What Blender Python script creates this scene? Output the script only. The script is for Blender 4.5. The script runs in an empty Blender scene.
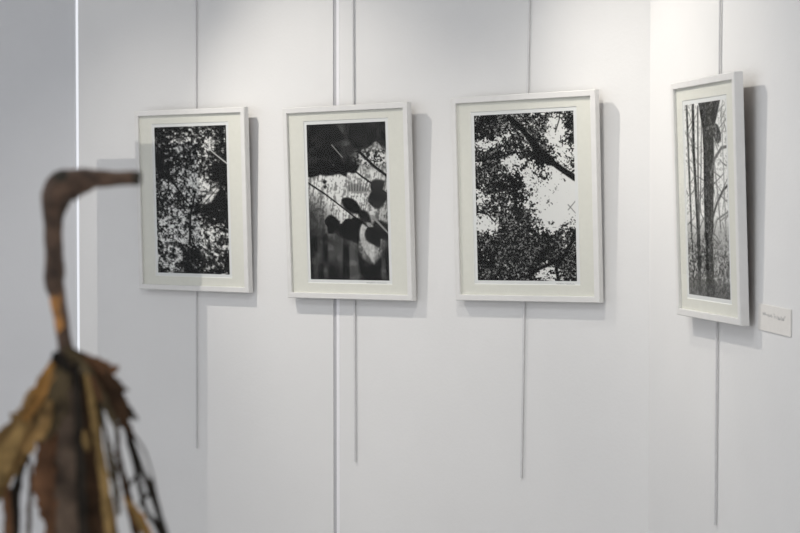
import bpy, bmesh, math, random
import numpy as np
from mathutils import Vector, Matrix, Euler

S = bpy.context.scene
COL = S.collection
EYE = 1.45
FPX = 1800.0                       # focal length in pixels of an 800 px wide picture
PITCH = math.radians(1.6198)

# ---------------------------------------------------------------- camera
cam = bpy.data.cameras.new('camera'); camo = bpy.data.objects.new('camera', cam); COL.objects.link(camo)
cam.sensor_width = 36; cam.lens = 36*FPX/800
camo.location = (0, 0, EYE); camo.rotation_euler = (math.pi/2 - PITCH, 0, 0)
cam.clip_start = .05
cam.dof.use_dof = True; cam.dof.focus_distance = 6.0; cam.dof.aperture_fstop = 6.0
S.camera = camo

# ---------------------------------------------------------------- daylight, exposure
world = bpy.data.worlds.new('daylight'); S.world = world; world.use_nodes = True
bg = world.node_tree.nodes['Background']
bg.inputs[0].default_value = (.925, .945, 1.0, 1); bg.inputs[1].default_value = .94
S.view_settings.view_transform = 'Standard'; S.view_settings.look = 'None'
S.view_settings.gamma = 1; S.view_settings.use_curve_mapping = False
S.view_settings.exposure = .03

# ---------------------------------------------------------------- wall frames of reference
YB, YR = math.radians(-35.38), math.radians(-78.80)
TB = Vector((math.cos(YB), math.sin(YB), 0)); NB = Vector((math.sin(YB), -math.cos(YB), 0)); OB = -5.235   # back wall
TR = Vector((math.cos(YR), math.sin(YR), 0)); NR = Vector((math.sin(YR), -math.cos(YR), 0)); OR = -1.930   # right wall
UP = Vector((0, 0, 1))

def ray(px, py):
    a = (px - 400)/FPX; b = (266.5 - py)/FPX
    return Vector((a, math.cos(PITCH) + b*math.sin(PITCH), -math.sin(PITCH) + b*math.cos(PITCH)))
def on_plane(n, off, px, py):
    d = ray(px, py); p = d*(off/d.dot(n)); return p + UP*EYE
def on_back(px, py, out=0.0): return on_plane(NB, OB + out, px, py)
def on_right(px, py, out=0.0): return on_plane(NR, OR + out, px, py)

# ---------------------------------------------------------------- gallery spotlights under the ceiling
def spot(name, loc, target, watts, cone, blend, color=(1, .95, .88), radius=.012):
    l = bpy.data.lights.new(name, 'SPOT'); o = bpy.data.objects.new(name, l); COL.objects.link(o)
    l.energy = watts; l.spot_size = math.radians(cone); l.spot_blend = blend; l.color = color; l.shadow_soft_size = radius
    o.location = loc; o.rotation_euler = (Vector(target) - Vector(loc)).to_track_quat('-Z', 'Y').to_euler()
    return o
P1, P2, P3, P4 = Vector((-.8054, 6.9067, 1.51)), Vector((-.1963, 6.4936, 1.50)), Vector((.4133, 6.0462, 1.51)), Vector((.8721, 5.1695, 1.50))
def over(P, n, off, out, along, t, z):          # a lamp: out from the wall in front of picture point P, shifted along the wall
    q = P + n*(off - P.dot(n) + out) + t*along; q.z = z; return q
LA = over(P1, NB, OB, 1.22, -.03, TB, 2.97)
LB = over(P3, NB, OB, 1.15, .30, TB, 2.97)
LC = over(P4, NR, OR, 1.25, -.84, TR, 2.85)
LAMPS = [(LA, on_back(335, 190), 70, 50, 1.0, .0008), (LB, on_back(552, 450), 40, 64, 1.0, .012), (LC, on_right(694, 120), 78, 58, 1.0, .012)]
spot('spot_light', LA, on_back(150, 460), 39, 70, .9, (1, .935, .85), .0004)      # stray light of the first lamp
for p, q, wt, cone, bl, rad in LAMPS: spot('spot_light', p, q, wt, cone, bl, (1, .935, .85), rad)

ar = bpy.data.lights.new('ceiling_panel_light', 'AREA'); aro = bpy.data.objects.new('ceiling_panel_light', ar); COL.objects.link(aro)  # unseen soft fill, added to brighten the upper walls
ar.energy = 30; ar.shape = 'SQUARE'; ar.size = 1.2; ar.color = (.97, .98, 1.0); aro.location = (-1.0, 3.4, 3.2)

# ---------------------------------------------------------------- materials
def mat(name, col, rough=.6, var=0.0, scale=20, bump=0.0, bscale=60, metal=0.0, spec=.5):
    m = bpy.data.materials.new(name); m.use_nodes = True
    nt = m.node_tree; b = nt.nodes['Principled BSDF']
    b.inputs['Base Color'].default_value = (*col, 1); b.inputs['Roughness'].default_value = rough
    b.inputs['Metallic'].default_value = metal; b.inputs['Specular IOR Level'].default_value = spec
    tc = nt.nodes.new('ShaderNodeTexCoord')
    if var:
        n = nt.nodes.new('ShaderNodeTexNoise'); n.inputs['Scale'].default_value = scale; n.inputs['Detail'].default_value = 5
        r = nt.nodes.new('ShaderNodeValToRGB'); r.color_ramp.elements[0].position = .3; r.color_ramp.elements[1].position = .7
        r.color_ramp.elements[0].color = (*[c*(1 - var) for c in col], 1); r.color_ramp.elements[1].color = (*[min(1, c*(1 + var)) for c in col], 1)
        nt.links.new(tc.outputs['Object'], n.inputs['Vector']); nt.links.new(n.outputs['Fac'], r.inputs[0]); nt.links.new(r.outputs[0], b.inputs['Base Color'])
    if bump:
        n = nt.nodes.new('ShaderNodeTexNoise'); n.inputs['Scale'].default_value = bscale; n.inputs['Detail'].default_value = 4
        bp = nt.nodes.new('ShaderNodeBump'); bp.inputs['Strength'].default_value = bump; bp.inputs['Distance'].default_value = .01
        nt.links.new(tc.outputs['Object'], n.inputs['Vector']); nt.links.new(n.outputs['Fac'], bp.inputs['Height']); nt.links.new(bp.outputs[0], b.inputs['Normal'])
    return m
M = dict(
    wall=mat('painted_wall', (.80, .80, .79), .75, .015, 3, .05, 90, spec=.3),
    trim=mat('white_joint_profile', (.90, .90, .92), .35),
    panel=mat('grey_blue_panel_paint', (.69, .70, .715), .7, .015, 3, .05, 90, spec=.3),  # the left panel's shade is put into this colour, darker than the wall
    groove=mat('joint_backing', (.50, .50, .52), .8, .02, 20),
    ceiling=mat('ceiling_paint', (.82, .82, .81), .85, .01, 3),
    floor=mat('grey_floor', (.42, .40, .38), .5, .10, 6),
    frame=mat('white_lacquer', (.76, .755, .735), .38, .02, 30, .03, 120),
    mat_board=mat('cream_mat_board', (.765, .76, .70), .9, .015, 60),
    bevel=mat('mat_bevel', (.86, .86, .84), .9, .01, 60),
    paper=mat('photo_paper', (.78, .79, .79), .7, .01, 60),
    backing=mat('backing_board', (.30, .24, .19), .8, .15, 15),
    pencil=mat('pencil', (.30, .30, .30), .7, .1, 60),
    rod=mat('grey_rod', (.66, .66, .66), .45, .04, 30),
    card=mat('card_stock', (.80, .78, .74), .85, .02, 50, .05, 200),
    wood=mat('bark', (.092, .054, .033), .75, .6, 55, .6, 120),
    knot=mat('dark_knot', (.035, .030, .020), .8, .4, 60, .4, 120),
    amber=mat('amber_bark', (.55, .24, .05), .5, .45, 60, .4, 120),
    tan=mat('tan_dry_leaf', (.25, .15, .055), .7, .6, 38, .5, 80, spec=.2),
    amber_leaf=mat('amber_dry_leaf', (.34, .17, .045), .65, .6, 38, .5, 80, spec=.2),
    straw=mat('straw_dry_leaf', (.235, .150, .055), .7, .6, 38, .5, 80, spec=.2),
    rust=mat('rust_dry_leaf', (.135, .066, .032), .7, .6, 38, .5, 80, spec=.2),
    grey=mat('grey_dry_leaf', (.105, .074, .052), .75, .6, 38, .5, 80, spec=.2),
    olive=mat('olive_dry_leaf', (.090, .066, .034), .75, .6, 38, .5, 80, spec=.2),
    dark=mat('dark_dry_leaf', (.055, .029, .014), .75, .6, 38, .5, 80, spec=.2),
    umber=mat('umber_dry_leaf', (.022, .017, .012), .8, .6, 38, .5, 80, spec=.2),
    plinth=mat('plinth_paint', (.78, .78, .78), .7, .01, 4),
)
def glass_mat():
    m = bpy.data.materials.new('picture_glass'); m.use_nodes = True; nt = m.node_tree; nt.nodes.clear()
    o = nt.nodes.new('ShaderNodeOutputMaterial'); mx = nt.nodes.new('ShaderNodeMixShader'); lw = nt.nodes.new('ShaderNodeLayerWeight'); lw.inputs[0].default_value = .5
    pw = nt.nodes.new('ShaderNodeMath'); pw.operation = 'POWER'; pw.inputs[1].default_value = 5; f = nt.nodes.new('ShaderNodeMath'); f.operation = 'MULTIPLY_ADD'; f.inputs[1].default_value = .5; f.inputs[2].default_value = .012
    nt.links.new(lw.outputs['Facing'], pw.inputs[0]); nt.links.new(pw.outputs[0], f.inputs[0])
    t = nt.nodes.new('ShaderNodeBsdfTransparent'); t.inputs[0].default_value = (.97, .975, .965, 1)
    g = nt.nodes.new('ShaderNodeBsdfGlossy'); g.inputs['Roughness'].default_value = .02
    nt.links.new(f.outputs[0], mx.inputs[0]); nt.links.new(t.outputs[0], mx.inputs[1]); nt.links.new(g.outputs[0], mx.inputs[2]); nt.links.new(mx.outputs[0], o.inputs[0])
    return m
M['glass'] = glass_mat()
def print_mat():
    m = bpy.data.materials.new('black_and_white_print'); m.use_nodes = True; nt = m.node_tree; b = nt.nodes['Principled BSDF']
    a = nt.nodes.new('ShaderNodeVertexColor'); a.layer_name = 'ink'
    nt.links.new(a.outputs[0], b.inputs['Base Color']); b.inputs['Roughness'].default_value = .6; b.inputs['Specular IOR Level'].default_value = .1
    return m
M['print'] = print_mat()

# ---------------------------------------------------------------- helpers
def link(name, me, m=None, parent=None):
    o = bpy.data.objects.new(name, me); COL.objects.link(o)
    if m is not None and me is not None: me.materials.append(m)
    if parent is not None: o.parent = parent
    return o
def mesh_obj(name, bm, m, parent=None, smooth=False):
    bmesh.ops.recalc_face_normals(bm, faces=bm.faces)
    me = bpy.data.meshes.new(name); bm.to_mesh(me); bm.free()
    if smooth:
        for p in me.polygons: p.use_smooth = True
    return link(name, me, m, parent)
def thing(name, label, cat, loc=(0, 0, 0), rot=(0, 0, 0), group=None):
    o = link(name, None); o.location = loc; o.rotation_euler = rot
    o.empty_display_size = .05
    o['label'] = label; o['category'] = cat
    if group: o['group'] = group
    return o
def structure(o): o['kind'] = 'structure'; return o
def bm_box(bm, lo, hi, T=None):
    r = bmesh.ops.create_cube(bm, size=1)
    for v in r['verts']:
        v.co = Vector([lo[i] + (v.co[i] + .5)*(hi[i] - lo[i]) for i in range(3)])
        if T is not None: v.co = T @ v.co
    return r['verts']
def slab(name, a, b, z0, z1, n, thick, m, front=0.0):
    """upright wall panel whose face runs from a to b; n points into the room"""
    bm = bmesh.new(); a = Vector((a.x, a.y, 0)); b = Vector((b.x, b.y, 0)); vs = []
    for base in (a + n*front, b + n*front, b - n*thick, a - n*thick):
        vs.append(base + UP*z0)
    lo = [bm.verts.new(v) for v in vs]; hi = [bm.verts.new(v + UP*(z1 - z0)) for v in vs]
    bm.faces.new(lo); bm.faces.new(hi)
    for i in range(4): bm.faces.new((lo[i], lo[(i + 1) % 4], hi[(i + 1) % 4], hi[i]))
    return mesh_obj(name, bm, m)

# ---------------------------------------------------------------- the room
CEIL = 3.25
corner = Vector((0, 0, 0))
det = NB.x*NR.y - NB.y*NR.x
corner.x = (OB*NR.y - NB.y*OR)/det; corner.y = (NB.x*OR - OB*NR.x)/det
left_end = on_back(79.3, 250)
g0, g1 = on_back(333.2, 250), on_back(336.6, 250)
structure(slab('wall_back', left_end, g0, 0, CEIL, NB, .06, M['wall']))
structure(slab('wall_back_right', g1, corner + TB*.05, 0, CEIL, NB, .06, M['wall']))
structure(slab('trim_1', g0 - TB*.001, g1 + TB*.001, 0, CEIL, NB, .05, M['groove'], front=-.0035))
structure(slab('trim_2', g1, on_back(339.6, 250), 0, CEIL, NB, .0, M['trim'], front=.0008))
structure(slab('wall_right', corner - TR*.0, corner + TR*6.2, 0, CEIL, NR, .06, M['wall']))
d = ray(75.9, 250); pl = Vector((d.x, d.y, 0))*7.44
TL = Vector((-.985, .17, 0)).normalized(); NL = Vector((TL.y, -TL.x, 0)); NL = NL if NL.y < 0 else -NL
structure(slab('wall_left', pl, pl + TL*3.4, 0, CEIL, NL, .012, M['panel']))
bm = bmesh.new(); bm_box(bm, (-5.5, -1.2, -.05), (2.6, 8.6, 0)); structure(mesh_obj('floor', bm, M['floor']))
bm = bmesh.new(); bm_box(bm, (-5.5, -1.2, CEIL), (2.6, 8.6, CEIL + .05)); structure(mesh_obj('ceiling', bm, M['ceiling']))
# ---------------------------------------------------------------- pictures inside the frames (grey values on a fine grid)
def vnoise(w, h, cx, cy, seed):
    """smooth value noise, cx by cy cells over a w by h grid"""
    rs = np.random.RandomState(seed)
    g = rs.rand(int(cy) + 3, int(cx) + 3)
    x = np.linspace(0, cx, w); y = np.linspace(0, cy, h)
    xi = x.astype(int); yi = y.astype(int)
    fx = x - xi; fy = y - yi
    fx = (fx*fx*(3 - 2*fx))[None, :]; fy = (fy*fy*(3 - 2*fy))[:, None]
    a = g[np.ix_(yi, xi)]; b = g[np.ix_(yi, xi + 1)]; c = g[np.ix_(yi + 1, xi)]; d = g[np.ix_(yi + 1, xi + 1)]
    return (a*(1 - fx) + b*fx)*(1 - fy) + (c*(1 - fx) + d*fx)*fy

def fbm(w, h, cells, seed, octaves=3, aspect=1.0, gain=.55):
    out = 0; amp = 1; tot = 0
    for k in range(octaves):
        out = out + amp*vnoise(w, h, max(1, cells*2**k), max(1, cells*2**k*h/w*aspect), seed + 7*k)
        tot += amp; amp *= gain
    return out/tot

def sstep(a, b, x):
    t = np.clip((x - a)/(b - a), 0, 1)
    return t*t*(3 - 2*t)

class Pic:
    def __init__(s, w, h):
        s.w, s.h = w, h
        s.U, s.V = np.meshgrid(np.linspace(0, 1, w), np.linspace(0, 1, h))
        s.asp = h/w
    def blob(s, cx, cy, rx, ry, rot=0, soft=.5):
        dx = s.U - cx; dy = (s.V - cy)*s.asp
        c, n = math.cos(rot), math.sin(rot)
        q = np.sqrt(((dx*c + dy*n)/rx)**2 + ((-dx*n + dy*c)/(ry*s.asp))**2)
        return 1 - sstep(1 - soft, 1 + soft, q)
    def line(s, pts, w0, w1, soft=.006):
        """mask of a tapering polyline"""
        m = np.zeros((s.h, s.w)); n = len(pts) - 1
        for i in range(n):
            (ax, ay), (bx, by) = pts[i], pts[i + 1]
            dx, dy = bx - ax, (by - ay)*s.asp
            t = np.clip(((s.U - ax)*dx + (s.V - ay)*s.asp*dy)/(dx*dx + dy*dy + 1e-9), 0, 1)
            d = np.hypot(s.U - ax - t*dx, (s.V - ay)*s.asp - t*dy)
            wd = w0 + (w1 - w0)*(i + t)/n
            m = np.maximum(m, 1 - sstep(wd/2 - soft, wd/2 + soft, d))
        return m
    def leaf(s, a, b, width, soft=.02, tip=.75):
        ax, ay = a; bx, by = b
        dx, dy = bx - ax, (by - ay)*s.asp; L = math.hypot(dx, dy)
        px, py = s.U - ax, (s.V - ay)*s.asp
        t = (px*dx + py*dy)/L/L; q = np.abs(-px*dy + py*dx)/L
        prof = width/2*np.sin(np.pi*np.clip(t, 0, 1)**tip)
        return sstep(-soft, soft, prof - q - .004)*(t > 0)*(t < 1)

def lay(img, mask, val):
    return img*(1 - mask) + val*mask

def art_undergrowth():
    w, h = 150, 300; P = Pic(w, h)
    base = fbm(w, h, 5, 11, 3); fine = fbm(w, h, 22, 23, 3, gain=.8)
    lum = .18 + .22*P.blob(.42, .30, .42, .2) + .22*P.blob(.58, .42, .2, .12) + .40*P.blob(.32, .68, .34, .14) + .34*P.blob(.14, .9, .22, .09) + .24*P.blob(.8, .82, .28, .16) + .2*P.blob(.5, .1, .45, .08)
    lum += .10*P.blob(.25, .45, .3, .1) - .28*P.blob(.88, .56, .24, .1) - .25*P.blob(.9, .28, .18, .1) - .2*P.blob(.1, .2, .16, .13) - .25*P.blob(.5, .92, .12, .1)
    hi = fbm(w, h, 44, 29, 2, gain=.9)
    n = (fine - .5)*2.2 + (base - .5)*.8 + (hi - .5)*1.5
    img = np.clip(.05 + .95*sstep(.22, .95, lum + .04 + n*.62), 0, 1)
    img = lay(img, P.line([(0, .25), (.22, .36), (.45, .52)], .03, .02), .07)
    img = lay(img, P.line([(.56, .44), (.48, .6), (.46, .8)], .02, .035), .06)
    img = lay(img, P.line([(.68, .12), (.84, .19), (1, .255)], .012, .02), .82)
    img = lay(img, P.leaf((.66, .53), (.9, .40), .12), .55 + .4*(fine > .5))
    img = lay(img, P.line([(.66, .53), (.9, .40)], .012, .006), .15)
    return np.clip(img, 0, 1)*.93

def art_leaves():
    w, h = 160, 310; P = Pic(w, h)
    st = vnoise(w, h, 75, 12, 5)*.5 + vnoise(w, h, 50, 90, 8)*.5
    sh = np.zeros_like(st)                              # lean the fine streaks
    for j in range(h):
        sh[j] = np.roll(st[j], -int((j - h*.3)*.16))
    big = fbm(w, h, 4, 31, 3); mid = fbm(w, h, 11, 37, 3); fine = fbm(w, h, 34, 39, 2, gain=.9)
    img = (.50 + .38*P.blob(.45, .42, .5, .2, 0, .7))*(.62 + .66*sstep(.25, .7, sh)) + .06
    img = lay(img, P.blob(-.02, .62, .26, .14, .3, .8)*.75, .16)
    # dark canopy at the top with a leafy lower edge
    edge = .30 + .030*np.sin(P.U*11 + .6) + .05*(vnoise(w, h, 9, 2, 77) - .5) - .15*P.blob(.80, .3, .18, .4)
    top = 1 - sstep(-.008, .008, P.V - edge)
    img = lay(img, top, .07 + .26*sstep(.42, .75, big)*P.blob(.7, .13, .55, .13, 0, .9) + .10*sstep(.45, .7, mid))
    for a, b, wd, v in [((.08, .255), (.42, .32), .2, .07), ((.38, .22), (.5, .345), .2, .08), ((.46, .15), (.66, .28), .26, .20), ((.6, .32), (.52, .2), .2, .09), ((.0, .32), (.2, .25), .15, .08), ((.1, .02), (.5, .1), .3, .13), ((.55, .02), (.9, .12), .35, .16), ((.2, .12), (.36, .24), .2, .10)]:
        img = lay(img, P.leaf(a, b, wd), v + .08*(mid - .5))
    img = lay(img, P.blob(.86, .225, .22, .055, 0, .7), np.clip(.1 + 1.0*sstep(.3, .7, fine), 0, 1))
    img = lay(img, P.line([(.32, .135), (.45, .215)], .014, .012), .62)
    # slanting stems
    img = lay(img, P.line([(.0, .375), (.22, .45), (.42, .53), (.7, .645), (1, .75)], .020, .014), .05)
    img = lay(img, P.line([(.52, .27), (.7, .345), (1, .455)], .018, .022), .07)
    img = lay(img, P.line([(.66, .18), (.85, .28), (1, .34)], .034, .03), .1)
    # pale fern
    img = lay(img, P.leaf((.48, .405), (.8, .435), .13), .62)
    for k in range(8):
        img = lay(img, P.line([(.53 + .033*k, .43), (.49 + .04*k + .03, .365)], .010, .006), .28)
    # dark hanging leaves
    for a, b, wd, v in [((.43, .48), (.70, .585), .17, .05), ((.64, .555), (.80, .64), .13, .12), ((.20, .625), (.40, .63), .17, .05), ((.24, .70), (.40, .62), .14, .06), ((.36, .645), (.52, .75), .2, .05), ((.47, .61), (.62, .77), .27, .05), ((.56, .60), (.74, .78), .24, .09),
                        ((.76, .50), (1.02, .465), .24, .17), ((.80, .43), (.98, .37), .19, .20), ((.74, .665), (.88, .79), .2, .08), ((.84, .62), (1.02, .76), .2, .15), ((.19, .375), (.25, .365), .06, .1), ((.2, .405), (.25, .40), .05, .1)]:
        img = lay(img, P.leaf(a, b, wd), v + .10*(mid - .45))
    # darkness towards the ground with faint pale stalks
    low = sstep(.70, .83, P.V + .08*(mid - .5) + .08*P.blob(.0, .78, .45, .2) - .14*P.blob(.78, .8, .13, .12))
    stalk = sstep(.5, .8, vnoise(w, h, 15, 4, 91))*P.blob(.55, .88, .6, .16, 0, .8)
    img = lay(img, low*.96, .07 + .26*stalk + .12*sstep(.45, .7, mid))
    img = lay(img, P.leaf((.68, .64), (.82, .90), .18), .66 + .34*sh)
    img = lay(img, P.leaf((.74, .665), (.90, .79), .2), .08 + .1*mid)
    img = lay(img, P.line([(.82, .60), (1, .70)], .03, .02), .62)
    return np.clip(img, 0, 1)*.90

def art_canopy():
    w, h = 260, 430; P = Pic(w, h)
    dens = .62 + .0*P.U
    for cx, cy, rx, ry, a in [(.84, .46, .24, .13, -.75), (.95, .58, .16, .1, -.5), (.74, .64, .14, .07, -.6), (.10, .18, .1, .035, -.5), (.3, .14, .08, .03, -.35), (.38, .30, .12, .05, -.5), (.55, .38, .08, .05, -.4), (.55, .3, .05, .04, -.3),
                              (.08, .66, .14, .06, -.7), (.05, .5, .08, .04, -.35), (.72, .95, .12, .06, -.7), (.83, .12, .09, .11, -.65), (.92, .24, .1, .05, -.45), (.6, .54, .1, .04, -.35), (.9, .82, .08, .03, -.2),
                              (.2, .36, .25, .1, .2), (.3, .85, .5, .2, .25), (.15, .06, .2, .06, .2), (.14, .24, .12, .05, .3), (.7, .18, .2, .08, .12), (.95, .1, .05, .1, .2), (.66, .8, .2, .08, .25), (.92, .92, .15, .08, .3), (.72, .4, .09, .05, .15), (.35, .55, .25, .1, .1)]:
        dens = dens + a*P.blob(cx, cy, rx, ry, 0, .6)
    lf = fbm(w, h, 62, 3, 2, gain=.8)*.64 + fbm(w, h, 17, 17, 2)*.36
    m = sstep(-.16, .14, dens - .13 - (lf - .5)*2.1 - .24)
    tone = .06 + .55*sstep(.45, .8, fbm(w, h, 75, 57, 2, gain=.8))*sstep(.25, .55, fbm(w, h, 7, 61, 2))
    img = lay(np.full((h, w), .96), m, tone)
    img = lay(img, P.line([(.36, .02), (.5, .10), (.66, .235), (.84, .325), (1.0, .395)], .05, .055, .008), .05)
    img = lay(img, P.line([(.58, .15), (.66, .235), (.76, .29)], .05, .09, .01), .05)
    img = lay(img, P.line([(0, .275), (.2, .26), (.42, .23)], .022, .014), .06)
    img = lay(img, P.line([(.2, .26), (.3, .21), (.36, .14)], .012, .008), .06)
    img = lay(img, P.line([(.02, .585), (.12, .60), (.18, .64)], .012, .012), .08)
    img = lay(img, P.line([(1.0, .70), (.95, .78), (.87, .86), (.74, .90), (.62, .93), (.5, .98)], .035, .03), .06)
    img = lay(img, P.line([(.87, .86), (.8, .93), (.82, 1.0)], .03, .03), .07)
    img = lay(img, P.line([(.82, .12), (.86, .05), (.87, .0)], .01, .01), .12)
    img = lay(img, P.line([(.93, .58), (1, .53)], .008, .006), .45)
    img = lay(img, P.line([(.93, .55), (1, .60)], .008, .006), .5)
    return np.clip(img, 0, 1)*.94

def art_trees():
    w, h = 190, 420; P = Pic(w, h); rs = random.Random(4)
    n = fbm(w, h, 34, 71, 3, gain=.9); big = fbm(w, h, 5, 73, 3)
    img = 1.0 - .28*sstep(.48, .75, n)
    def trunk(pts, w0, w1, v, rough=.3):
        nonlocal img
        m = P.line(pts, w0, w1, .012)
        img = lay(img, m*(.95 if w0 < .1 else .97), np.clip(v + rough*1.5*(n - .45), .02, .9))
    for k in range(70):      # twigs
        x = rs.random(); y = rs.uniform(.02, .75); a = rs.uniform(-.25, .25); l = rs.uniform(.03, .1)
        pts = [(x, y), (x + a*.5 + rs.uniform(-.03, .03), y - l*.5), (x + a, y - l)]
        trunk(pts, .012, .006, rs.uniform(.25, .5), .2)
    trunk([(.06, 0), (.08, .3), (.12, .95)], .05, .04, .3, .6)
    trunk([(.22, .0), (.21, .25), (.26, .6), (.27, 1)], .06, .06, .12, .6)
    trunk([(.34, .02), (.30, .4), (.31, .95)], .035, .03, .35)
    trunk([(.16, .18), (.24, .42), (.27, .6)], .02, .02, .3)
    trunk([(.42, .1), (.38, .35), (.33, .55)], .02, .02, .35)
    trunk([(.50, -.02), (.57, .1), (.58, .25), (.55, .5), (.53, .78), (.54, 1)], .30, .18, .08, .8)
    trunk([(.80, -.02), (.72, .06), (.63, .14), (.6, .24)], .18, .14, .08, .7)
    trunk([(.60, .15), (.76, .15), (.80, .18)], .14, .16, .22, .8)
    trunk([(.62, .36), (.72, .29), (.88, .24), (1, .235)], .05, .03, .4, .3)
    trunk([(.62, .6), (.74, .52), (.9, .45), (1, .43)], .04, .03, .25, .3)
    trunk([(.64, .68), (.74, .6), (1, .56)], .02, .02, .4, .3)
    trunk([(.70, .3), (.76, .45), (.82, .66)], .02, .03, .5, .3)
    trunk([(.9, .05), (.92, .4), (.94, .7)], .012, .02, .55, .2)
    g = sstep(.56, .82, P.V + .08*(big - .5))
    img = lay(img, g*.85, np.clip(.42 + 1.9*(n - .5), .06, .9))
    trunk([(.53, .7), (.54, .97)], .17, .19, .08, .8)
    trunk([(.27, .7), (.28, .97)], .07, .08, .22, .35)
    img = lay(img, sstep(.9, .93, P.V)*.6, .30 + .2*(n - .5))
    return np.clip(img, 0, 1)*.95
# ceiling lamps above the picture edge; the first has an added, unseen flap that keeps its light off a strip of wall
for i, (p, q, *_r) in enumerate(LAMPS):
    t = thing('ceiling_spotlight', ['white ceiling spotlight with a narrow flap, above the speckled undergrowth photo', 'white ceiling spotlight above the slanting branch photo', 'white ceiling spotlight aimed at the tree trunk photo'][i], 'spotlight', (p.x, p.y, CEIL), (0, 0, 0), 'ceiling spotlights')
    dr = (Vector(q) - p).normalized(); Rm = dr.to_track_quat('-Z', 'Y').to_matrix().to_4x4(); Rm.translation = p - Vector((p.x, p.y, CEIL))
    bm = bmesh.new(); bmesh.ops.create_cone(bm, cap_ends=True, segments=32, radius1=.034, radius2=.030, depth=.10, matrix=Rm @ Matrix.Translation((0, 0, .056)))
    mesh_obj('housing', bm, M['trim'], t)
    c = Rm @ Vector((0, 0, .085))
    bm = bmesh.new(); bm_box(bm, (c.x - .008, c.y - .008, c.z), (c.x + .008, c.y + .008, 0)); mesh_obj('mount', bm, M['trim'], t)
    if i == 0:
        lv = Vector((p.x, p.y, CEIL)); f = .12
        ct, cb = on_back(150, 158), on_back(150, 700)
        vs = [p + (Vector((e.x, e.y, z)) - p)*f - lv for e, z in ((on_back(98.3, 300), ct.z), (on_back(207, 300), ct.z), (on_back(207, 300), cb.z), (on_back(98.3, 300), cb.z))]
        bm = bmesh.new(); A = [bm.verts.new(v) for v in vs]; B = [bm.verts.new(v + NB*.0015) for v in vs]
        bm.faces.new(A); bm.faces.new(B)
        for k in range(4): bm.faces.new((A[k], A[(k + 1) % 4], B[(k + 1) % 4], B[k]))
        fc = sum(vs, Vector())/4; pl0 = p - lv; e_ = pl0 + (fc - pl0)*.05
        for u_ in (Vector((.0006, 0, 0)), Vector((0, 0, .0006))):
            bm.faces.new([bm.verts.new(q_) for q_ in (fc - u_, fc + u_, e_ + u_, e_ - u_)])
        mesh_obj('flap', bm, M['trim'], t)  # plate added to cast the rectangular shadow on the back wall
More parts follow.
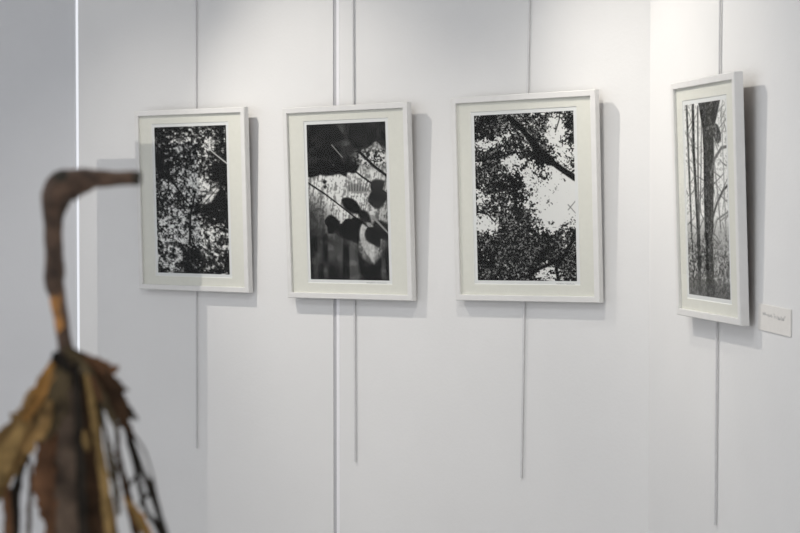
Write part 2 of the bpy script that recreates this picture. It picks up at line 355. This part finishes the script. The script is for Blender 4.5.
# ---------------------------------------------------------------- framed photographs
DEP = .0258; MOULD = .0205
def picture(label, fr, W, pr, art, roll_sign=1):
    """fr: centre of the front face and its yaw, lean, roll; pr: half size of the print"""
    x, y, z, yaw, lean, roll = fr
    R = Matrix.Rotation(yaw, 3, 'Z') @ Matrix.Rotation(lean, 3, 'X') @ Matrix.Rotation(roll, 3, 'Y')
    H = .70
    t = thing('framed_photograph', label, 'picture', Vector((x, y, z + EYE)), R.to_euler(), 'framed photographs hung on the white walls')
    # moulding: closed profile swept round the four sides
    hw, hh = W/2, H/2
    prof = [(0, .0022), (.0022, 0), (MOULD - .0015, 0), (MOULD, .0015), (MOULD, .0125), (.011, .0125), (.011, DEP), (0, DEP)]   # (inset, depth)
    bm = bmesh.new(); rings = []
    for sx, sz in ((-1, 1), (1, 1), (1, -1), (-1, -1)):
        rings.append([bm.verts.new((sx*(hw - a), b, sz*(hh - a))) for a, b in prof])
    for i in range(4):
        A, B = rings[i], rings[(i + 1) % 4]
        for k in range(len(prof)):
            bm.faces.new((A[k], A[(k + 1) % len(prof)], B[(k + 1) % len(prof)], B[k]))
    mesh_obj('frame', bm, M['frame'], t)
    pw, ph, cx, cz = pr
    bo = .0135                                        # white paper left round the print
    ow, oh = pw + bo, ph + bo*1.0
    iw, ih = hw - .012, hh - .012
    # mat board with bevelled window
    bm = bmesh.new()
    def loop(a, b, y, ox=0, oz=0): return [bm.verts.new((sx*a + ox, y, sz*b + oz)) for sx, sz in ((-1, 1), (1, 1), (1, -1), (-1, -1))]
    l0 = loop(iw, ih, .0100); l1 = loop(ow, oh, .0100, cx, cz)
    for i in range(4): bm.faces.new((l0[i], l0[(i + 1) % 4], l1[(i + 1) % 4], l1[i]))
    l3 = loop(iw, ih, .0118); l4 = loop(ow, oh, .0118, cx, cz)
    for i in range(4):
        bm.faces.new((l3[i], l4[i], l4[(i + 1) % 4], l3[(i + 1) % 4])); bm.faces.new((l0[i], l3[i], l3[(i + 1) % 4], l0[(i + 1) % 4]))
        bm.faces.new((l1[i], l1[(i + 1) % 4], l4[(i + 1) % 4], l4[i]))
    mb = mesh_obj('mat_board', bm, M['mat_board'], t)
    bm = bmesh.new()
    l1 = loop(ow + .0002, oh + .0002, .0098, cx, cz); l4 = loop(ow - .0024, oh - .0024, .0117, cx, cz)
    for i in range(4): bm.faces.new((l1[i], l1[(i + 1) % 4], l4[(i + 1) % 4], l4[i]))
    mesh_obj('mat_bevel', bm, M['bevel'], mb)
    bm = bmesh.new(); bm_box(bm, (-iw, .0120, -ih), (iw, .0126, ih)); pp = mesh_obj('print_paper', bm, M['paper'], t)
    # the print itself
    g = art(); h, w = g.shape
    X = np.linspace(-pw, pw, w) + cx; Z = np.linspace(ph, -ph, h) + cz
    XX, ZZ = np.meshgrid(X, Z)
    co = np.stack([XX, np.full_like(XX, .0118), ZZ], -1).reshape(-1, 3)
    idx = np.arange(h*w).reshape(h, w)
    q = np.stack([idx[:-1, :-1], idx[1:, :-1], idx[1:, 1:], idx[:-1, 1:]], -1).reshape(-1, 4)
    me = bpy.data.meshes.new('photograph'); me.from_pydata(co.tolist(), [], q.tolist())
    at = me.color_attributes.new('ink', 'FLOAT_COLOR', 'POINT')
    lin = np.where(g <= .04045, g/12.92, ((g + .055)/1.055)**2.4)
    rgba = np.ones((h*w, 4), np.float32); rgba[:, :3] = np.clip(lin, .006, 1).reshape(-1, 1)*np.array([1.0, 1.0, .985]); at.data.foreach_set('color', rgba.ravel())
    me.update(); link('photograph', me, M['print'], t)
    bm = bmesh.new(); bm_box(bm, (-iw, .0064, -ih), (iw, .0066, ih))
    bmesh.ops.delete(bm, geom=[f for f in bm.faces if f.normal.y > -.9], context='FACES_ONLY')
    mesh_obj('glass_pane', bm, M['glass'], t)
    bm = bmesh.new(); bm_box(bm, (-iw, .0150, -ih), (iw, .0235, ih)); mesh_obj('backing_board', bm, M['backing'], t)
    return t, R

def strokes(name, lines, r, m, parent, y):
    """handwriting: thin flat tubes in the parent's x-z plane"""
    bm = bmesh.new()
    for L in lines:
        prev = None
        for i, (a, b) in enumerate(L):
            p0 = L[max(0, i - 1)]; p1 = L[min(len(L) - 1, i + 1)]
            dx, dz = p1[0] - p0[0], p1[1] - p0[1]; n = math.hypot(dx, dz) or 1
            nx, nz = -dz/n*r, dx/n*r
            ring = [bm.verts.new((a + nx, y, b + nz)), bm.verts.new((a, y - r*.5, b)), bm.verts.new((a - nx, y, b - nz))]
            if prev:
                for k in range(2): bm.faces.new((prev[k], prev[k + 1], ring[k + 1], ring[k]))
            prev = ring
    return mesh_obj(name, bm, m, parent)
def scribble(x0, x1, z, amp, waves, seed):
    rs = random.Random(seed); n = waves*8; out = []
    am = [rs.uniform(.5, 1.3) for _ in range(waves + 1)]
    for i in range(n + 1):
        t = i/n; w = am[int(t*waves)]
        out.append((x0 + (x1 - x0)*t + .35*amp*math.sin(2*math.pi*t*waves + 1), z + amp*w*math.sin(2*math.pi*t*waves)))
    return out

F1 = (-0.8082, 6.9309, 0.0588, -0.6174, 0.0397, 0.0039)
F2 = (-.1963, 6.4936, .0471, -.6177, .0380, -.0056)
F3 = (0.4147, 6.0674, 0.0593, -0.6174, 0.0275, -0.0124)
F4 = (0.8773, 5.2005, 0.0472, -1.3753, 0.0361, 0.0083)
f1, _ = picture('white-framed photo of dark speckled undergrowth crossed by one pale twig, furthest left on the wall', F1, .5654, (.1843, .2838, -.0029, .0005), art_undergrowth)
f2, _ = picture('white-framed photo of dark hanging leaves against a bright streaked background', F2, .5649, (.1780, .2830, -.0005, .0025), art_leaves)
f3, _ = picture('white-framed photo of tree foliage and a thick slanting branch against white sky', F3, .5700, (.1957, .2825, -.0012, .0027), art_canopy)
f4, _ = picture('white-framed photo of tall bare tree trunks, seen steeply on the right wall', F4, .5109, (.1647, .2815, -.0085, -.0020), art_trees)
for t, x0, x1 in ((f2, .075, .165), (f3, .115, .185)):
    strokes('signature', [scribble(x0, (x0 + x1)/2 - .004, -.2895, .0022, 6, 3), scribble((x0 + x1)/2, x1, -.2895, .0016, 6, 9)], .0005, M['pencil'], t, .0117)

# ---------------------------------------------------------------- hanging rods
def rod(label, pl, top, mid, bot, n, w=.0075, d=.0045):
    """flat metal hanging rod from the ceiling edge down the wall; px points on the wall plane"""
    a = pl(*top, .006); b = pl(*bot, .006); k = (CEIL - .03 - a.z)/(a.z - b.z); c = a + (a - b)*k
    t = thing('hanging_rod', label, 'rod', b, (0, 0, 0), 'metal picture rods on the walls')
    side = n.cross(UP).normalized()
    bm = bmesh.new()
    v0 = [bm.verts.new(b - b + side*sx*w/2 + n*sy*d/2) for sx, sy in ((-1, -1), (1, -1), (1, 1), (-1, 1))]
    v1 = [bm.verts.new(c - b + side*sx*w/2 + n*sy*d/2) for sx, sy in ((-1, -1), (1, -1), (1, 1), (-1, 1))]
    bm.faces.new(v0); bm.faces.new(v1)
    for i in range(4): bm.faces.new((v0[i], v0[(i + 1) % 4], v1[(i + 1) % 4], v1[i]))
    mesh_obj('shaft', bm, M['rod'], t)
    m_ = c - b
    bm = bmesh.new(); bm_box(bm, (-.012, -.005, -.02), (.012, .005, .02), Matrix.Translation(m_) @ Matrix((side, n, UP)).transposed().to_4x4())
    mesh_obj('rail_hook', bm, M['rod'], t)
    return t
rod('thin grey rod behind the speckled undergrowth photo, leftmost of the four rods', on_back, (196, 5), None, (196.5, 448), NB, .005)
rod('thin grey rod behind the hanging leaves photo, beside the wall joint', on_back, (352.8, 5), None, (355.3, 462), NB, .0062)
rod('thin grey rod behind the slanting branch photo, nearest the room corner on its left', on_back, (529.2, 5), None, (521.3, 478), NB, .0062)
rod('thin grey rod behind the tree trunk photo on the right wall', on_right, (719.8, 5), None, (715.0, 525), NR, .007)

# ---------------------------------------------------------------- title card
ca, cb, cc, cd_ = on_right(759.5, 303), on_right(792, 309.8), on_right(792, 337), on_right(759.5, 329.5)
cen = (ca + cb + cc + cd_)/4; cw = (cb - ca).length; ch = ((ca - cd_).length + (cb - cc).length)/2
card = thing('title_card', 'small cream card with pencil handwriting on the right wall', 'card', cen, (0, .032, YR))
bm = bmesh.new(); bm_box(bm, (-cw/2, -.004, -ch/2), (cw/2, -.0005, ch/2))
bmesh.ops.bevel(bm, geom=list(bm.edges), offset=.0007, segments=1, affect='EDGES'); mesh_obj('card_stock', bm, M['card'], card)
k = cw
strokes('handwriting', [scribble(-.36*k, -.24*k, .011, .0035, 3, 5), scribble(-.22*k, -.06*k, .009, .0035, 4, 8), [(-.02*k, .0165), (-.012*k, .0135)], [(.01*k, .0165), (.018*k, .0135)],
                        [(.0*k, .012), (.02*k, .004), (.045*k, .011), (.07*k, .004), (.10*k, .0125)], scribble(.11*k, .20*k, .0065, .0035, 3, 2), [(.22*k, .014), (.215*k, .003), (.235*k, .003)], scribble(.24*k, .29*k, .0065, .003, 2, 6), [(.31*k, .0145), (.30*k, .003)], [(.325*k, .016), (.322*k, .0125)], [(.345*k, .016), (.342*k, .0125)]],
        .0009, M['pencil'], card, -.0041)
# ---------------------------------------------------------------- bird made of a hooked stick and dried leaves, close to the camera
BD = 1.95
def at(px, py, dz=0.0):
    r = ray(px, py); return r*((BD - dz)/r.y) + UP*EYE
PX = BD/FPX
base = at(75, 760)
bird = thing('bird_sculpture', 'long-necked bird made of a bent brown stick and dried leaves, close in front', 'sculpture', base)
def spline(P, n):
    P = [np.array(p, float) for p in P]; out = []
    Q = [2*P[0] - P[1]] + P + [2*P[-1] - P[-2]]
    for i in range(len(P) - 1):
        a, b, c, d = Q[i:i + 4]
        for k in range(n):
            t = k/n; out.append(.5*(2*b + (c - a)*t + (2*a - 5*b + 4*c - d)*t*t + (3*b - a - 3*c + d)*t**3))
    out.append(P[-1]); return out
def tube(name, pts, m, parent=bird, seg=12, n=6, rough=.10, seed=1, flat=1.0):
    """pts: (px, py, radius px, depth towards camera m)"""
    rs = random.Random(seed); S_ = spline(pts, n); bm = bmesh.new(); rings = []
    C = [at(p[0], p[1], p[3]) for p in S_]
    ph = [rs.uniform(0, 6.3) for _ in range(4)]
    for i, p in enumerate(S_):
        tg = (C[min(i + 1, len(C) - 1)] - C[max(i - 1, 0)]).normalized()
        s = tg.cross(Vector((0, 1, 0))).normalized(); u = s.cross(tg).normalized(); r = max(.2, p[2])*PX
        ring = []
        for k in range(seg):
            a = 2*math.pi*k/seg
            q = 1 + rough*(math.sin(3*a + ph[0] + i*.35) + math.sin(2*a + ph[1] - i*.6)*.7 + rs.uniform(-.5, .5))
            ring.append(bm.verts.new(C[i] + s*math.cos(a)*r*q + u*math.sin(a)*r*q*flat - base))
        rings.append(ring)
    for A, B in zip(rings, rings[1:]):
        for k in range(seg): bm.faces.new((A[k], A[(k + 1) % seg], B[(k + 1) % seg], B[k]))
    bm.faces.new(rings[0]); bm.faces.new(rings[-1])
    return mesh_obj(name, bm, m, parent, True)
def leaf(pts, m, depth, seed, fold=.25, curl=.0, ragged=.10, name='dried_leaf', parent=bird):
    """pts: (px, py, half width px); depth: metres towards the camera at start and end"""
    rs = random.Random(seed); S_ = spline(pts, 7); N = len(S_); bm = bmesh.new(); rows = []
    C = [at(p[0], p[1], depth[0] + (depth[1] - depth[0])*i/(N - 1)) for i, p in enumerate(S_)]
    K = 6
    for i, p in enumerate(S_):
        tg = (C[min(i + 1, N - 1)] - C[max(i - 1, 0)]).normalized()
        s = tg.cross(Vector((0, 1, 0))).normalized(); u = Vector((0, -1, 0))
        r = max(.3, p[2])*PX; wl = 1 + ragged*rs.uniform(-1, 1); wr = 1 + ragged*rs.uniform(-1, 1)
        row = []
        for k in range(K + 1):
            a = -1 + 2*k/K; e = a*(wl if a < 0 else wr)
            hgt = r*(fold*(abs(a)**1.3 - .5) + curl*a + .10*math.sin(9*a + i*.8 + seed))
            row.append(bm.verts.new(C[i] + s*e*r + u*hgt - base))
        rows.append(row)
    for A, B in zip(rows, rows[1:]):
        for k in range(K): bm.faces.new((A[k], A[k + 1], B[k + 1], B[k]))
    o = mesh_obj(name, bm, m, parent, True)
    md = o.modifiers.new('thickness', 'SOLIDIFY'); md.thickness = .0009
    return o
neck = tube('stick_neck', [(139.5, 178.3, 5.0, 0), (136, 178.2, 7.0, 0), (124, 178.4, 7.2, 0), (110, 178.4, 8.0, 0), (97, 178.8, 9.6, 0), (86, 180.5, 12.0, 0), (75, 182.5, 15, 0), (64, 187, 17, .002), (56.5, 197, 15.5, .003), (53.5, 211, 11.5, .002), (53.5, 230, 9.2, 0),
                          (54, 250, 9.2, 0), (54.2, 270, 9.8, 0), (54.5, 282, 10.2, 0), (57, 294, 8.2, 0), (60, 312, 7.4, 0), (63.5, 334, 7.2, 0), (67, 356, 8.0, 0), (72, 390, 7, -.004)], M['wood'], n=6, rough=.06, seed=4)
tube('amber_bark_strip', [(55, 289, 2.5, .0035), (55.8, 298, 5.6, .0052), (57.5, 312, 5.4, .0046), (60.5, 328, 4.6, .0044), (62.5, 343, 2.4, .003)], M['amber'], neck, seg=10, rough=.08, seed=8, flat=.7)
tube('beak_tip', [(134, 178.4, 7.3, .0006), (138, 178.4, 7.4, .0006), (141, 178.6, 5.2, .0004)], M['knot'], neck, seg=10, rough=.03, seed=2)
tube('eye_knot', [(54, 180, 3, .0125), (58, 178, 7, .0145), (63, 176.5, 7, .0145), (69, 175.5, 3, .0125)], M['knot'], neck, seg=10, rough=.08, seed=3, flat=.6)
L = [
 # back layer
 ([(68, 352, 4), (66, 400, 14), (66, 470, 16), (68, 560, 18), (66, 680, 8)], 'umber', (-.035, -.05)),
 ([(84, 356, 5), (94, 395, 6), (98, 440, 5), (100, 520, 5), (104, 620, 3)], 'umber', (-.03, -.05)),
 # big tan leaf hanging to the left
 ([(59, 356, 4), (49, 382, 11), (36, 411, 16), (17, 437, 19), (-4, 470, 19), (-22, 520, 10)], 'tan', (.012, .03)),
 ([(55, 362, 3), (46, 380, 6), (36, 400, 6), (24, 420, 3)], 'amber_leaf', (.022, .034)),
 ([(24, 424, 4), (10, 448, 9), (-4, 478, 10), (-16, 510, 5)], 'straw', (.034, .045)),
 ([(64, 356, 5), (60, 385, 10), (53, 412, 12), (45, 432, 8), (38, 442, 2)], 'olive', (.024, .03)),
 ([(50, 400, 3), (46, 420, 6), (40, 434, 5), (30, 440, 2)], 'tan', (.033, .035)),
 ([(36, 436, 1.5), (27, 454, 3.5), (20, 476, 4), (12, 505, 6), (6, 545, 4)], 'umber', (.006, .0)),
 ([(5, 470, 3), (7, 500, 4), (9, 540, 5), (6, 590, 3)], 'rust', (.008, .01)),
 ([(20, 462, 2), (17, 490, 3), (16, 530, 4), (14, 570, 3)], 'umber', (.003, .0)),
 ([(30, 458, 1.2), (31, 485, 2.2), (29, 515, 2.4), (28, 560, 2)], 'grey', (.004, .0)),
 # middle leaves
 ([(61, 385, 3), (54, 420, 9), (47, 455, 12), (47, 487, 13), (55, 525, 12), (64, 590, 6)], 'rust', (.018, .028)),
 ([(69, 366, 4), (71, 410, 9), (70, 460, 12), (71, 510, 13), (73, 570, 13), (75, 640, 5)], 'grey', (.022, .040)),
 ([(78, 372, 5), (86, 410, 9), (92, 460, 11), (94, 510, 12), (95, 570, 11), (98, 640, 4)], 'dark', (.018, .032)),
 ([(75, 360, 2.5), (78, 400, 4), (80, 450, 4.5), (82, 500, 5), (84, 560, 4)], 'umber', (.026, .040)),
 ([(84, 430, 1), (86, 441, 4), (88, 452, 1)], 'straw', (.036, .040)),
 ([(86, 374, 2), (91, 398, 3.2), (97, 436, 4.2), (104, 480, 4.6), (108, 525, 4), (114, 580, 3)], 'straw', (.028, .040)),
 ([(90, 375, 2), (96, 388, 3.4), (102, 402, 1.5)], 'rust', (.024, .026)),
 ([(54, 352, 2), (58, 358, 6), (64, 364, 5), (70, 372, 2)], 'umber', (.034, .036)),
 # dark crumpled leaf on the right shoulder
 ([(68, 350, 4), (84, 360, 7), (100, 376, 10), (113, 394, 11), (122, 412, 7), (128, 430, 2)], 'dark', (.010, .012)),
 ([(84, 356, 2), (98, 364, 6), (109, 370, 7), (119, 367, 1)], 'rust', (.014, .012)),
 ([(104, 372, 4), (112, 382, 6), (120, 388, 4.5), (129, 390, .6)], 'dark', (.013, .012)),
 ([(108, 388, 5), (118, 400, 7), (128, 412, 5), (138, 420, .6)], 'umber', (.008, .006)),
 ([(112, 400, 4), (121, 416, 6), (128, 428, 5), (134, 440, 1)], 'dark', (.006, .004)),
 ([(64, 348, 3.5), (77, 361, 4.8), (92, 380, 4.6), (104, 402, 4), (112, 418, 3), (117, 432, 1.5)], 'olive', (.026, .022)),
 ([(100, 402, 1.5), (103, 420, 2), (109, 448, 3), (113, 470, 4), (117, 495, 3), (119, 515, 2)], 'olive', (.012, .008)),
 ([(117, 424, 2.4), (118, 450, 3), (123, 474, 3.6), (130, 505, 4), (138, 540, 4)], 'dark', (.004, .004)),
 ([(124, 496, 1.5), (132, 508, 4), (142, 522, 5), (152, 545, 5)], 'amber_leaf', (.016, .016)),
 ([(128, 500, 1.5), (140, 522, 3), (150, 545, 3)], 'straw', (.020, .020)),
 ([(110, 496, 1.5), (113, 515, 2.4), (117, 560, 3)], 'tan', (.010, .012)),
]
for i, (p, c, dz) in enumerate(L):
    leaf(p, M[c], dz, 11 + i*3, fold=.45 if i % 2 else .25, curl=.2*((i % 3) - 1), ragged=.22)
# lattice of dark stems on the right
for i, p in enumerate([
 [(124, 420, 3.2, 0), (132, 446, 3.4, 0), (142, 470, 3, 0), (152, 492, 3.6, 0), (159, 515, 3.6, 0), (166, 545, 4, 0), (172, 600, 3, 0)],
 [(130, 430, 1.2, -.01), (144, 450, 1, -.012), (152, 474, 1, -.01), (157, 500, 1.4, -.006)],
 [(128, 440, 2.4, .004), (134, 462, 2.4, .006), (141, 492, 2.6, .006), (147, 512, 2.6, .004), (158, 528, 3, .002), (168, 560, 3, 0)],
 [(142, 470, 2, .002), (134, 478, 1.8, .004), (128, 488, 1.6, .006)],
 [(152, 492, 2.4, .001), (144, 498, 2, .003), (139, 506, 1.8, .005)],
 [(150, 490, 2.8, .002), (151, 483, 2.4, .002), (153, 478, 1.6, .002)]]):
    tube('dark_stem', p, M['umber'], bird, seg=8, n=5, rough=.12, seed=20 + i)
tube('support_stick', [(72, 380, 6, -.012), (75, 470, 6, -.015), (76, 600, 6, -.012), (75, 758, 6, 0)], M['wood'], bird, seg=10, rough=.05, seed=31)
# white plinth that carries the bird, below the picture
bx, by, bz = base
pl_ = thing('display_plinth', 'white square plinth under the leaf bird, below the picture edge', 'plinth', (bx, by, 0))
bm = bmesh.new(); bm_box(bm, (-.16, -.16, 0), (.16, .16, bz - .004)); bmesh.ops.bevel(bm, geom=list(bm.edges), offset=.002, segments=2, affect='EDGES'); mesh_obj('plinth_body', bm, M['plinth'], pl_)
